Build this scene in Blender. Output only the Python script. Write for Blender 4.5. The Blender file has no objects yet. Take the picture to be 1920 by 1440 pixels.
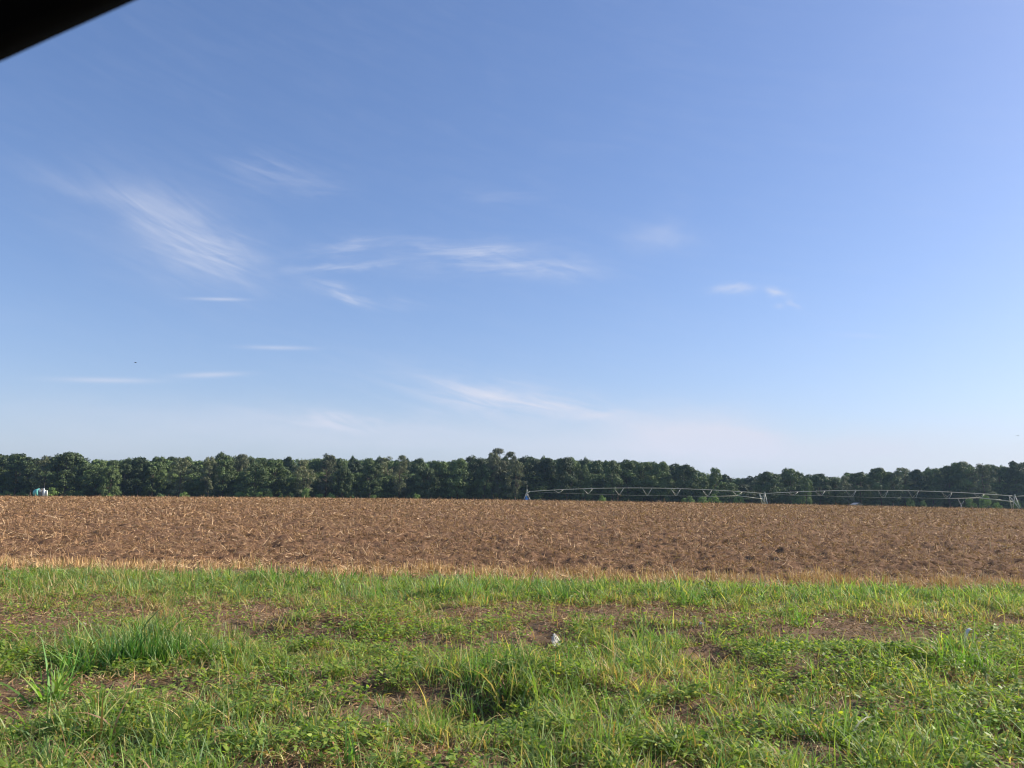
import bpy, bmesh, math, random
import numpy as np
from mathutils import Vector, Matrix, Euler

random.seed(7)
RNG = np.random.default_rng(11)
R = math.radians
D = bpy.data
scene = bpy.context.scene
C = scene.collection

# ------------------------------------------------------------------ camera
CAM_H = 1.8
FPX = 1450.0                      # focal length in photo pixels (1920 wide)
cam_d = D.cameras.new('camera')
cam_d.sensor_width = 36.0
cam_d.lens = 36.0 * FPX / 1920.0
cam_d.clip_start = 0.02
cam_d.clip_end = 6000.0
cam_d.dof.use_dof = True
cam_d.dof.focus_distance = 40.0
cam_d.dof.aperture_fstop = 9.5
cam = D.objects.new('camera', cam_d)
C.objects.link(cam)
CAMROT = Euler((R(90 + 8.09), 0, 0)).to_matrix() @ Matrix.Rotation(R(0.656), 3, 'Z')
cam.matrix_world = Matrix.Translation((0, 0, CAM_H)) @ CAMROT.to_4x4()
scene.camera = cam

def ray(px, py):
    """world direction through a pixel of the 1920x1440 photograph"""
    return (CAMROT @ Vector(((px - 960) / FPX, -(py - 720) / FPX, -1.0))).normalized()

def at(px, py, z=0.0):
    d = ray(px, py)
    t = (z - CAM_H) / d.z
    return d.x * t, d.y * t

def atY(px, py, Y):
    d = ray(px, py)
    t = Y / d.y
    return Vector((d.x * t, Y, CAM_H + d.z * t))

# ------------------------------------------------------------------ light and sky
SUN_AZ, SUN_EL = R(75), R(32)      # azimuth from +Y (view direction) towards +X
EXPOSURE = 0.72
SKY_STRENGTH = 0.090
SUN_STRENGTH = 5.0
SKY_TINT = (1.22, 1.26, 1.52)
w = D.worlds.new('World')
scene.world = w
w.use_nodes = True
w.cycles.sampling_method = 'MANUAL'
w.cycles.sample_map_resolution = 512
nt = w.node_tree
nt.nodes.clear()

class NB:
    """tiny helper to write shader maths"""
    def __init__(s, tree): s.t = tree
    def n(s, typ, **kw):
        nd = s.t.nodes.new(typ)
        for k, v in kw.items(): setattr(nd, k, v)
        return nd
    def link(s, a, b): s.t.links.new(a, b)
    def m(s, op, a, b=None, c=None, clamp=False):
        nd = s.t.nodes.new('ShaderNodeMath'); nd.operation = op; nd.use_clamp = clamp
        for i, v in enumerate((a, b, c)):
            if v is None: continue
            if isinstance(v, (int, float)): nd.inputs[i].default_value = v
            else: s.t.links.new(v, nd.inputs[i])
        return nd.outputs[0]
    def mix(s, f, a, b, blend='MIX'):
        nd = s.t.nodes.new('ShaderNodeMix'); nd.data_type = 'RGBA'; nd.blend_type = blend
        for i, v in ((0, f), (6, a), (7, b)):
            if isinstance(v, (int, float)): nd.inputs[i].default_value = v
            elif isinstance(v, tuple): nd.inputs[i].default_value = v if len(v) == 4 else (*v, 1)
            else: s.t.links.new(v, nd.inputs[i])
        return nd.outputs[2]
    def noise(s, vec, scale, detail=4, rough=.55, dist=0.0, out=0):
        nd = s.t.nodes.new('ShaderNodeTexNoise')
        nd.inputs['Scale'].default_value = scale; nd.inputs['Detail'].default_value = detail
        nd.inputs['Roughness'].default_value = rough; nd.inputs['Distortion'].default_value = dist
        if vec is not None: s.t.links.new(vec, nd.inputs['Vector'])
        return nd.outputs[out]
    def ramp(s, f, stops):
        nd = s.t.nodes.new('ShaderNodeValToRGB'); cr = nd.color_ramp
        while len(cr.elements) < len(stops): cr.elements.new(0.5)
        for e, (p, c) in zip(cr.elements, stops):
            e.position = p; e.color = c if len(c) == 4 else (*c, 1)
        s.t.links.new(f, nd.inputs[0]); return nd.outputs[0]
    def xyz(s, x, y, z=0.0):
        nd = s.t.nodes.new('ShaderNodeCombineXYZ')
        for i, v in enumerate((x, y, z)):
            if isinstance(v, (int, float)): nd.inputs[i].default_value = v
            else: s.t.links.new(v, nd.inputs[i])
        return nd.outputs[0]
    def maprange(s, v, a, b, c=0.0, d=1.0, smooth=True):
        nd = s.t.nodes.new('ShaderNodeMapRange'); nd.interpolation_type = 'SMOOTHSTEP' if smooth else 'LINEAR'
        s.t.links.new(v, nd.inputs[0])
        for i, q in enumerate((a, b, c, d)): nd.inputs[i + 1].default_value = q
        return nd.outputs[0]

b = NB(nt)
sky = b.n('ShaderNodeTexSky', sky_type='NISHITA')
sky.sun_disc = False
sky.sun_elevation = SUN_EL
sky.sun_rotation = SUN_AZ
sky.altitude = 50
sky.air_density = 1.0
sky.dust_density = 0.9
sky.ozone_density = 1.6
tc = b.n('ShaderNodeTexCoord')
sp = b.n('ShaderNodeSeparateXYZ'); b.link(tc.outputs['Generated'], sp.inputs[0])
X, Y, Z = sp.outputs
az = b.m('ARCTAN2', X, Y)
el = b.m('ARCSINE', Z)
# cirrus: each wisp is a soft ellipse in azimuth and elevation filled with stretched noise
def streak(tilt, sx, sy, seed, detail=7, lo=.34, hi=.74, flr=.12):
    c, s_ = math.cos(R(tilt)), math.sin(R(tilt))
    a = b.m('ADD', b.m('MULTIPLY', az, c), b.m('MULTIPLY', el, -s_))
    e = b.m('ADD', b.m('MULTIPLY', az, s_), b.m('MULTIPLY', el, c))
    v = b.xyz(b.m('MULTIPLY', a, sx), b.m('MULTIPLY', e, sy), seed)
    return b.maprange(b.noise(v, 1.0, detail, .60, .7), lo, hi, flr, 1.0)
TEX = {'flat': streak(-3, 9, 75, 1.3), 'down': streak(14, 9, 70, 4.1), 'steep': streak(27, 7, 42, 8.7, lo=.3, hi=.8, flr=.3),
       'bank': streak(0, 6, 22, 7.7, 5, .2, .7, .55),
       'puff': streak(2, 9, 14, 2.2, 5, .25, .7), 'rise': streak(-9, 9, 70, 6.4),
       'line': streak(0, 5, 20, 5.5, 4, .1, .6)}
warp = b.noise(b.xyz(b.m('MULTIPLY', az, 9), b.m('MULTIPLY', el, 22), 3.0), 1.0, 4, .6, 0, 1)
wsp = b.n('ShaderNodeSeparateColor'); b.link(warp, wsp.inputs[0])
azw = b.m('ADD', az, b.m('MULTIPLY', b.m('SUBTRACT', wsp.outputs[0], .5), .09))
elw = b.m('ADD', el, b.m('MULTIPLY', b.m('SUBTRACT', wsp.outputs[1], .5), .035))
CLOUDS = [  # px, py, rx, ry, tilt (down to the right), strength, texture
    (335, 440, 160, 85, 24, .34, 'steep'), (385, 475, 105, 52, 20, .30, 'down'), (290, 415, 80, 44, 34, .16, 'steep'), (440, 485, 80, 14, 8, .20, 'flat'), (190, 365, 120, 22, 17, .20, 'steep'),
    (500, 318, 95, 36, 14, .14, 'down'), (570, 350, 85, 12, 2, .16, 'flat'),
    (655, 468, 90, 13, -6, .34, 'rise'), (645, 502, 85, 8, -6, .50, 'rise'), (640, 548, 60, 13, 17, .48, 'down'),
    (710, 567, 75, 8, 5, .40, 'down'), (900, 482, 150, 32, 2, .46, 'flat'), (1030, 500, 90, 20, 8, .34, 'down'),
    (1250, 443, 62, 22, 3, .22, 'puff'), (930, 365, 95, 12, 4, .12, 'flat'),
    (410, 561, 48, 3.2, 1, .40, 'line'), (523, 652, 60, 4, 1, .40, 'line'), (200, 713, 90, 5, 1, .40, 'line'),
    (395, 703, 58, 5, -2, .48, 'line'), (860, 738, 170, 42, 8, .36, 'down'), (920, 745, 120, 18, 13, .36, 'puff'), (1010, 765, 175, 28, 6, .42, 'down'), (1060, 775, 120, 14, 5, .40, 'puff'),
    (975, 742, 45, 14, -10, .30, 'puff'), (650, 791, 140, 12, 5, .5, 'down'), (1130, 780, 90, 8, 0, .3, 'line'),
    (1300, 812, 150, 44, 2, .78, 'bank'), (1385, 838, 80, 34, 10, .50, 'bank'), (1180, 850, 300, 44, 0, .50, 'bank'),
    (1650, 850, 360, 44, 0, .66, 'bank'), (700, 805, 360, 36, 2, .30, 'bank'), (1370, 542, 30, 8, -2, .75, 'puff'), (1455, 549, 26, 8, 4, .75, 'puff'),
    (1505, 571, 18, 8, 25, .35, 'puff'), (1461, 574, 10, 5, 0, .35, 'puff'), (1620, 630, 50, 5, 3, .12, 'line'),
    (150, 800, 380, 60, 0, .20, 'bank'), (700, 830, 420, 40, 0, .20, 'line')]
total = None
for px, py, rx, ry, tilt, s_, tx in CLOUDS:
    d = ray(px, py)
    a0, e0 = math.atan2(d.x, d.y), math.asin(d.z)
    dr = ray(px + rx, py); du = ray(px, py - ry)
    rr = abs(math.atan2(dr.x, dr.y) - a0); re = abs(math.asin(du.z) - e0)
    dt = ray(px + 12 * math.cos(R(tilt)), py + 12 * math.sin(R(tilt)))
    va, ve = math.atan2(dt.x, dt.y) - a0, math.asin(dt.z) - e0
    c, s2 = va / math.hypot(va, ve), -ve / math.hypot(va, ve)
    da = b.m('SUBTRACT', azw if ry > 6 else az, a0); de = b.m('SUBTRACT', elw if ry > 6 else el, e0)
    u = b.m('DIVIDE', b.m('SUBTRACT', b.m('MULTIPLY', da, c), b.m('MULTIPLY', de, s2)), rr)
    v = b.m('DIVIDE', b.m('ADD', b.m('MULTIPLY', da, s2), b.m('MULTIPLY', de, c)), re)
    q = b.m('ADD', b.m('MULTIPLY', u, u), b.m('MULTIPLY', v, v))
    g = b.m('MULTIPLY', b.m('EXPONENT', b.m('MULTIPLY', q, -1.1)), s_)
    g = b.m('MULTIPLY', g, TEX[tx])
    total = g if total is None else b.m('ADD', total, g)
# thin veil near the horizon and faint wisps over the rest of the sky
veil = b.m('MULTIPLY', b.m('EXPONENT', b.m('MULTIPLY', b.m('ABSOLUTE', el), -10.0)), .62)
rest = b.m('MULTIPLY', b.m('MULTIPLY', TEX['down'], TEX['puff']), .035)
total = b.m('MULTIPLY', b.m('ADD', total, rest), 1.12)
total = b.m('MULTIPLY', total, b.maprange(Z, -.02, .0), clamp=True)
gam = b.n('ShaderNodeGamma'); gam.inputs[1].default_value = 0.80
b.link(sky.outputs[0], gam.inputs[0])
skyc = b.mix(1.0, gam.outputs[0], SKY_TINT, 'MULTIPLY')
hsv = b.n('ShaderNodeHueSaturation'); b.link(skyc, hsv.inputs['Color'])
hsv.inputs['Saturation'].default_value = 1.14
CLOUD_COL = (4.75, 5.0, 5.9)
VEIL_COL = (3.0, 3.75, 5.1)
col = b.mix(veil, hsv.outputs[0], VEIL_COL)
col = b.mix(total, col, CLOUD_COL)
bg = b.n('ShaderNodeBackground'); b.link(col, bg.inputs[0]); bg.inputs[1].default_value = SKY_STRENGTH
wo = b.n('ShaderNodeOutputWorld'); b.link(bg.outputs[0], wo.inputs[0])

sun_d = D.lights.new('sun', 'SUN'); sun_d.energy = SUN_STRENGTH; sun_d.angle = R(0.53)
sun_d.color = (1.0, .90, .76)
sun = D.objects.new('sun', sun_d); C.objects.link(sun)
sdir = Vector((math.sin(SUN_AZ) * math.cos(SUN_EL), math.cos(SUN_AZ) * math.cos(SUN_EL), math.sin(SUN_EL)))
sun.rotation_euler = sdir.to_track_quat('Z', 'Y').to_euler()
sun.location = sdir * 300
scene.view_settings.view_transform = 'Standard'
scene.view_settings.look = 'None'
scene.view_settings.exposure = EXPOSURE
scene.view_settings.gamma = 1.0
scene.view_settings.use_curve_mapping = False
scene.render.engine = 'CYCLES'
scene.cycles.filter_width = 1.1
scene.cycles.max_bounces = 8
scene.cycles.transparent_max_bounces = 8
scene.cycles.volume_bounces = 0

# ------------------------------------------------------------------ helpers
def tag(o, label=None, cat=None, group=None, kind=None):
    if label: o['label'] = label
    if cat: o['category'] = cat
    if group: o['group'] = group
    if kind: o['kind'] = kind
    return o

def link_mesh(name, me, mat=None, parent=None):
    o = D.objects.new(name, me); C.objects.link(o)
    if mat is not None and not me.materials: me.materials.append(mat)
    if parent: o.parent = parent
    return o

def empty(name, loc, rz=0.0):
    o = D.objects.new(name, None); C.objects.link(o)
    o.location = loc; o.rotation_euler = (0, 0, rz); o.empty_display_size = .2
    return o

def np_mesh(name, V, Q, col=None, smooth=True):
    """V (n,3), Q (m,4) quads; col (n,3) stored as the attribute 'col'"""
    me = D.meshes.new(name)
    V = np.ascontiguousarray(V, dtype=np.float32); Q = np.ascontiguousarray(Q, dtype=np.int32)
    me.vertices.add(len(V)); me.vertices.foreach_set('co', V.ravel())
    k = Q.shape[1]
    me.loops.add(Q.size); me.loops.foreach_set('vertex_index', Q.ravel())
    me.polygons.add(len(Q)); me.polygons.foreach_set('loop_start', np.arange(0, Q.size, k, dtype=np.int32))
    me.polygons.foreach_set('use_smooth', np.full(len(Q), smooth))
    if col is not None:
        a = me.attributes.new('col', 'FLOAT_COLOR', 'POINT')
        a.data.foreach_set('color', np.c_[col, np.ones(len(col))].astype(np.float32).ravel())
    me.update(calc_edges=True)
    return me

def hash2(ix, iy, seed):
    h = (ix.astype(np.int64) * 374761393 + iy.astype(np.int64) * 668265263 + seed * 974711) & 0xffffffff
    h = ((h ^ (h >> 13)) * 1274126177) & 0xffffffff
    h = h ^ (h >> 16)
    return (h & 0xffffff) / float(0xffffff)

def vnoise(x, y, seed=0):
    ix, iy = np.floor(x), np.floor(y)
    fx, fy = x - ix, y - iy
    fx = fx * fx * (3 - 2 * fx); fy = fy * fy * (3 - 2 * fy)
    a = hash2(ix, iy, seed); b_ = hash2(ix + 1, iy, seed); c = hash2(ix, iy + 1, seed); d = hash2(ix + 1, iy + 1, seed)
    return (a * (1 - fx) + b_ * fx) * (1 - fy) + (c * (1 - fx) + d * fx) * fy

def fbm(x, y, octaves=4, seed=0, gain=.5):
    t, amp, tot = 0, 1.0, 0
    for k in range(octaves):
        t = t + vnoise(x * 2 ** k + 17.3 * k, y * 2 ** k - 9.1 * k, seed + k) * amp
        tot += amp; amp *= gain
    return t / tot

def sstep(a, b_, v):
    t = np.clip((v - a) / (b_ - a), 0, 1)
    return t * t * (3 - 2 * t)

def cap(cr, n, s, seed=0): pass

def grid_quads(nr, nc):
    i = np.arange(nr - 1)[:, None] * nc + np.arange(nc - 1)[None, :]
    return np.stack([i, i + 1, i + nc + 1, i + nc], -1).reshape(-1, 4)

def tube_bm(bm, pts, rad, seg=8, caps=True):
    pts = [Vector(p) for p in pts]
    if not hasattr(rad, '__len__'): rad = [rad] * len(pts)
    rings = []
    prev = None
    for i, p in enumerate(pts):
        t = (pts[min(i + 1, len(pts) - 1)] - pts[max(i - 1, 0)]).normalized()
        if prev is None:
            u = t.orthogonal().normalized()
        else:
            u = (prev - t * prev.dot(t)).normalized()
        prev = u; v = t.cross(u)
        rings.append([bm.verts.new(p + (u * math.cos(a) + v * math.sin(a)) * rad[i]) for a in [2 * math.pi * k / seg for k in range(seg)]])
    for a, c in zip(rings, rings[1:]):
        for k in range(seg):
            f = bm.faces.new((a[k], a[(k + 1) % seg], c[(k + 1) % seg], c[k])); f.smooth = True
    if caps:
        bm.faces.new(rings[0][::-1]); bm.faces.new(rings[-1])

def box_bm(bm, c, s, rot=None, bev=0.0):
    m = Matrix.Translation(c) @ (rot.to_4x4() if rot is not None else Matrix()) @ Matrix.Diagonal((*s, 1))
    g = bmesh.ops.create_cube(bm, size=1.0, matrix=m)
    if bev:
        es = list({e for v in g['verts'] for e in v.link_edges})
        bmesh.ops.bevel(bm, geom=es, offset=bev, segments=2, affect='EDGES')

def bm_obj(name, fn, mat, parent=None, label=None):
    bm = bmesh.new(); fn(bm)
    bmesh.ops.recalc_face_normals(bm, faces=bm.faces)
    me = D.meshes.new(name); bm.to_mesh(me); bm.free()
    o = link_mesh(name, me, mat, parent)
    if label: o['label'] = label
    return o

# ------------------------------------------------------------------ materials
def new_mat(name):
    m = D.materials.new(name); m.use_nodes = True
    t = m.node_tree; t.nodes.clear()
    return m, NB(t)

def simple(name, colr, rough=.6, metal=0.0, spec=.4, var=.12, scale=6.0):
    m, k = new_mat(name)
    tcn = k.n('ShaderNodeTexCoord')
    nz = k.noise(tcn.outputs['Object'], scale, 5, .6)
    c = k.mix(nz, tuple(v * (1 - var) for v in colr), tuple(min(1, v * (1 + var)) for v in colr))
    p = k.n('ShaderNodeBsdfPrincipled'); k.link(c, p.inputs['Base Color'])
    p.inputs['Roughness'].default_value = rough; p.inputs['Metallic'].default_value = metal
    p.inputs['Specular IOR Level'].default_value = spec
    o = k.n('ShaderNodeOutputMaterial'); k.link(p.outputs[0], o.inputs[0])
    return m

def leafy(name, attr=True, base=(.05, .08, .03), trans=.35, rough=.55, spec=.3, objvar=0.0, tsc=1.0):
    m, k = new_mat(name)
    if attr:
        a = k.n('ShaderNodeAttribute', attribute_name='col'); c = a.outputs['Color']
    else:
        c = None
    if objvar:
        oi = k.n('ShaderNodeObjectInfo')
        dark = k.mix(oi.outputs['Random'], (1 - objvar, 1 - objvar, 1 - objvar * .8), (1 + objvar, 1 + objvar * .9, 1 + objvar * .5))
        c = k.mix(1.0, c, dark, 'MULTIPLY')
    p = k.n('ShaderNodeBsdfPrincipled'); k.link(c, p.inputs['Base Color'])
    p.inputs['Roughness'].default_value = rough; p.inputs['Specular IOR Level'].default_value = spec
    tr = k.n('ShaderNodeBsdfTranslucent')
    k.link(k.mix(1.0, c, (1.5 * tsc, 1.7 * tsc, .6 * tsc), 'MULTIPLY'), tr.inputs[0])
    mx = k.n('ShaderNodeMixShader'); mx.inputs[0].default_value = trans
    k.link(p.outputs[0], mx.inputs[1]); k.link(tr.outputs[0], mx.inputs[2])
    o = k.n('ShaderNodeOutputMaterial'); k.link(mx.outputs[0], o.inputs[0])
    return m

M_GRASS = leafy('grass blades', trans=.40, rough=.55, spec=.35)
M_STRAW = leafy('straw', trans=.12, rough=.7, spec=.15, tsc=.7)
M_TREE = leafy('tree leaves', trans=.10, rough=.6, spec=.2, objvar=.42, tsc=.8)
M_BARK = simple('bark', (.10, .075, .055), .9, spec=.1, scale=2)
M_PALEBARK = simple('bleached wood', (.36, .33, .27), .85, spec=.1)
M_GALV = simple('galvanised steel', (.50, .485, .385), .55, metal=.05, var=.12, scale=3)
M_BLUE = simple('blue enamel', (.10, .30, .62), .4)
M_TEAL = simple('teal plastic', (.17, .50, .42), .45)
M_WHITE = simple('white plastic', (.80, .80, .77), .45, var=.05)
M_GREY = simple('weathered grey steel', (.19, .18, .17), .7)
M_DARK = simple('dark rubber', (.02, .02, .02), .8)
M_PAPER = simple('weathered paper', (.66, .61, .52), .8, spec=.2, var=.15, scale=30)
M_TRIM = simple('black car trim', (.004, .004, .005), .8, spec=.08)
M_PAINT = simple('dark car paint', (.012, .013, .018), .3, spec=.5)
M_ROOFTIN = simple('weathered tin', (.34, .34, .33), .6, metal=.2)
M_WALLWOOD = simple('weathered boards', (.22, .19, .16), .9)
M_BIRD = simple('dark feathers', (.04, .04, .045), .8)

def soil_mat(name, cols, rough_scale, bump=.6):
    m, k = new_mat(name)
    g = k.n('ShaderNodeNewGeometry'); P = g.outputs['Position']
    n1 = k.noise(P, rough_scale, 8, .65); n2 = k.noise(P, .35, 5, .6); n3 = k.noise(P, rough_scale * 7, 4, .7)
    c = k.ramp(n1, [(.25, cols[0]), (.5, cols[1]), (.75, cols[2])])
    c = k.mix(k.maprange(n2, .35, .7, 0, .45), c, cols[3])
    bm_ = k.n('ShaderNodeBump'); bm_.inputs['Strength'].default_value = bump; bm_.inputs['Distance'].default_value = .04
    k.link(k.m('ADD', n1, k.m('MULTIPLY', n3, .5)), bm_.inputs['Height'])
    p = k.n('ShaderNodeBsdfPrincipled'); k.link(c, p.inputs['Base Color']); p.inputs['Roughness'].default_value = .95
    p.inputs['Specular IOR Level'].default_value = .1
    k.link(bm_.outputs[0], p.inputs['Normal'])
    o = k.n('ShaderNodeOutputMaterial'); k.link(p.outputs[0], o.inputs[0])
    return m

M_VERGE = soil_mat('verge soil', [(.095, .058, .037), (.18, .118, .076), (.29, .20, .135), (.17, .125, .07)], 12, .9)
M_FIELD = soil_mat('tilled soil with chaff', [(.062, .034, .020), (.145, .084, .049), (.27, .172, .10), (.16, .090, .050)], 5, 1.0)
M_GROUND = soil_mat('far ground', [(.10, .10, .04), (.13, .13, .05), (.17, .15, .06), (.11, .12, .04)], 1.2)
M_ASPHALT = soil_mat('asphalt', [(.04, .04, .04), (.055, .055, .055), (.075, .073, .07), (.05, .05, .05)], 30, .2)

# ------------------------------------------------------------------ terrain
def border(x):                      # where the mown verge meets the field
    return 16.7 - .085 * x + (vnoise(x * .8, x * 0, 5) - .5) * .5 + (vnoise(x * 2.7, x * 0, 6) - .5) * .45

def crest_z(x, y):
    u = np.clip(x / np.maximum(y, 1) * 150 / 99, -1.7, 1.7)
    return .507 - .13 * u - .547 * u * u

def base_z(x, y):
    zc = crest_z(x, y)
    t = np.clip((y - 16) / 134, 0, 1)
    z = zc * (2 * t - t * t)
    s = sstep(150, 188, y)
    z = z * (1 - s) + (-1.35) * s
    z = z - 2.1 * np.clip((y - 188) / 150, 0, 1)
    return z

PITS = []                           # small hollows in the verge: x, y, radius, depth
for px, py, r_, dp in [(1340, 1232, .30, .24), (1010, 1208, .18, .18), (900, 1345, .40, .22), (650, 1205, .3, .10),
                       (540, 1195, .35, .08), (60, 1312, .25, .10), (470, 1190, .3, .10), (830, 1215, .25, .08),
                       (1120, 1225, .3, .09), (260, 1300, .3, .07)]:
    gx, gy = at(px, py); PITS.append((gx, gy, r_, dp))
RIDGES = []                         # low swells that catch the light
for px, py, rx, ry, h in [(1250, 1185, 1.2, .35, .12), (960, 1290, 1.3, .35, .12), (250, 1240, .9, .35, .10), (620, 1280, 1.4, .4, .07),
                          (640, 1175, 1.2, .4, .08), (1700, 1240, 1.4, .4, .08), (1500, 1330, 1.4, .35, .06)]:
    gx, gy = at(px, py); RIDGES.append((gx, gy, rx, ry, h))

def verge_z(x, y):
    z = (fbm(x * 1.3, y * 1.3, 3, 3) - .5) * .16 + (fbm(x * 5, y * 5, 4, 9) - .5) * .085
    for gx, gy, r_, dp in PITS:
        z = z - dp * np.exp(-(((x - gx) / r_) ** 2 + ((y - gy) / r_) ** 2))
    for gx, gy, rx, ry, h in RIDGES:
        z = z + h * np.exp(-(((x - gx) / rx) ** 2 + ((y - gy) / ry) ** 2))
    return z * sstep(2.6, 4.0, y) + base_z(x, y)

def field_z(x, y):
    fade = np.clip(60 / np.maximum(y, 1), .35, 1)
    z = (fbm(x * 1.1, y * 1.1, 4, 21) - .5) * .22 + (fbm(x * 3.6, y * 3.6, 4, 31, .6) - .5) * .30
    z = z + np.sin((y + .085 * x) * 2 * math.pi / 1.9 + 2 * vnoise(x * .15, y * .3, 77)) * .018
    return z * (.35 + .65 * sstep(0, 1.6, y - (16.7 - .085 * x))) + base_z(x, y) + .0

# ground: one coarse sheet out to the horizon, kept a little below the finer sheets
xs = np.unique(np.r_[np.linspace(-3000, -300, 12), np.linspace(-300, 300, 121), np.linspace(300, 3000, 12)])
ys = np.unique(np.r_[np.linspace(-1500, -20, 10), np.linspace(-20, 20, 11), np.linspace(20, 400, 140), np.linspace(400, 4000, 16)])
gx, gy = np.meshgrid(xs, ys)
gz = base_z(gx, gy) - .45 * (1 - sstep(158, 170, gy))
ground = link_mesh('ground', np_mesh('ground', np.c_[gx.ravel(), gy.ravel(), gz.ravel()], grid_quads(*gx.shape)), M_GROUND)
tag(ground, kind='structure')

# verge soil under the grass
vy = 2.2 * (18.9 / 2.2) ** (np.arange(430) / 429)
vu = np.linspace(-1, 1, 560)
gy = np.repeat(vy[:, None], len(vu), 1); gx = vu[None, :] * (gy * .92 + 3.0)
verge = link_mesh('verge', np_mesh('verge', np.c_[gx.ravel(), gy.ravel(), verge_z(gx, gy).ravel()], grid_quads(*gx.shape)), M_VERGE)
tag(verge, kind='structure')
# tilled field from the verge to its crest
fy = 15.0 * (172 / 15.0) ** (np.arange(620) / 619)
fu = np.linspace(-1, 1, 860)
gy = np.repeat(fy[:, None], len(fu), 1); gx = fu[None, :] * (gy * .80 + 5)
gz = field_z(gx, gy)
bd = border(gx)
gz = gz - .5 * (1 - sstep(-.25, .25, gy - bd))
gz = gz - .5 * sstep(163, 171, gy)
field = link_mesh('field', np_mesh('field', np.c_[gx.ravel(), gy.ravel(), gz.ravel()], grid_quads(*gx.shape)), M_FIELD)
tag(field, kind='structure')
# the road the photograph was taken from
bm = bmesh.new()
box_bm(bm, (0, -1.75, -.13), (400, 6.5, .3))
me = D.meshes.new('road'); bm.to_mesh(me); bm.free()
tag(link_mesh('road', me, M_ASPHALT), kind='structure')

# ------------------------------------------------------------------ blades and straws
def ribbons(P, azim, L, W, th0, bend, S=3, twist=None, taper=1.6, tip=.06):
    """N curved strips; returns vertices (N*(S+1)*2,3) and quads"""
    N = len(L)
    if twist is None: twist = np.zeros(N)
    dx, dy = np.cos(azim), np.sin(azim)
    pos = P.copy(); V = np.empty((N, S + 1, 2, 3), np.float32)
    for k in range(S + 1):
        wk = W * np.maximum(tip, 1 - (k / S) ** taper) * .5
        th = th0 + bend * (k / S)
        wx = -dy * np.cos(twist) + dx * np.cos(th) * np.sin(twist)
        wy = dx * np.cos(twist) + dy * np.cos(th) * np.sin(twist)
        wz = -np.sin(th) * np.sin(twist)
        off = np.stack([wx * wk, wy * wk, wz * wk], -1)
        V[:, k, 0] = pos - off; V[:, k, 1] = pos + off
        thm = th0 + bend * ((k + .5) / S)
        st = L / S
        pos = pos + np.stack([np.sin(thm) * dx * st, np.sin(thm) * dy * st, np.cos(thm) * st], -1)
    base = (np.arange(N) * (S + 1) * 2)[:, None]
    k = np.arange(S)[None, :] * 2
    Q = np.stack([base + k, base + k + 1, base + k + 3, base + k + 2], -1).reshape(-1, 4)
    return V.reshape(-1, 3), Q

def merge(parts):
    Vs, Qs, Cs, n = [], [], [], 0
    for V, Q, c in parts:
        Vs.append(V); Qs.append(Q + n); Cs.append(c); n += len(V)
    return np.concatenate(Vs), np.concatenate(Qs), np.concatenate(Cs)

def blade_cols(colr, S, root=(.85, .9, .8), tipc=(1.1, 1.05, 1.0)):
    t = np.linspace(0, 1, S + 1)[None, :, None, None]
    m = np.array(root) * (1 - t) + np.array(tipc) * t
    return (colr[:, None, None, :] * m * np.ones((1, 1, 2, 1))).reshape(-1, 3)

PAL = np.array([[.180, .270, .078], [.105, .190, .058], [.250, .320, .095], [.34, .36, .12], [.24, .32, .17], [.48, .38, .20], [.36, .22, .12]])
def palette(n, wts):
    wts = np.array(wts, float)
    if wts.ndim == 1: idx = RNG.choice(len(PAL), n, p=wts / wts.sum())
    else:
        cs = np.cumsum(wts / wts.sum(1, keepdims=True), 1); idx = (RNG.random(n)[:, None] > cs).sum(1).clip(0, len(PAL) - 1)
    return PAL[idx] * (1 + RNG.normal(0, .16, (n, 1))).clip(.5, 1.6) * (1 + RNG.normal(0, .06, (n, 3)))

def pxmap(x, y, items):
    """sum of soft ellipses given in photo pixels (cx, cy, rx, ry, amount) laid on the ground"""
    t = np.zeros_like(x)
    for px, py, rx, ry, a in items:
        cx, cy = at(px, py); ex, _ = at(px + rx, py); _, y0 = at(px, py + ry); _, y1 = at(px, py - ry)
        sx = abs(ex - cx) * 1.08; sy = abs(y1 - y0) / 2 * 1.18
        q = ((x - cx) / sx) ** 2 + ((y - (y0 + y1) / 2) / sy) ** 2
        t = t + a * np.exp(-q ** 1.5)
    return t

BARE = [(70, 1170, 150, 26, 1.0), (455, 1163, 85, 20, 1.0), (560, 1200, 110, 16, .75), (1590, 1185, 160, 22, .95), (1720, 1205, 120, 14, .75),
        (1200, 1155, 170, 14, .7), (1010, 1172, 70, 14, .6), (720, 1215, 60, 12, .5), (830, 1225, 70, 12, .5), (40, 1300, 110, 40, .75),
        (270, 1300, 110, 22, .7), (1340, 1232, 60, 14, 1.0), (905, 1350, 75, 16, .8), (20, 1345, 80, 22, .6), (720, 1425, 150, 20, .6),
        (1290, 1380, 70, 28, .5), (1830, 1225, 30, 12, .6), (1890, 1290, 50, 25, .5), (1500, 1245, 60, 14, .5), (430, 1330, 60, 20, .5),
        (1010, 1208, 22, 18, 1.0), (1480, 1420, 120, 16, .4), (1080, 1150, 200, 12, .45), (20, 1420, 60, 30, .5), (640, 1160, 90, 10, .4)]
DRY = [(1180, 1150, 230, 18, .8), (1080, 1290, 160, 26, .45), (1330, 1290, 100, 24, .4), (900, 1240, 200, 26, .35), (380, 1320, 160, 28, .55),
       (60, 1330, 130, 50, .8), (620, 1420, 240, 30, .55), (1750, 1165, 200, 16, .5), (1600, 1300, 160, 30, .3), (1860, 1300, 80, 30, .5),
       (350, 1150, 130, 14, .5), (1330, 1390, 120, 40, .45), (170, 1120, 160, 16, .25)]
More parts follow.
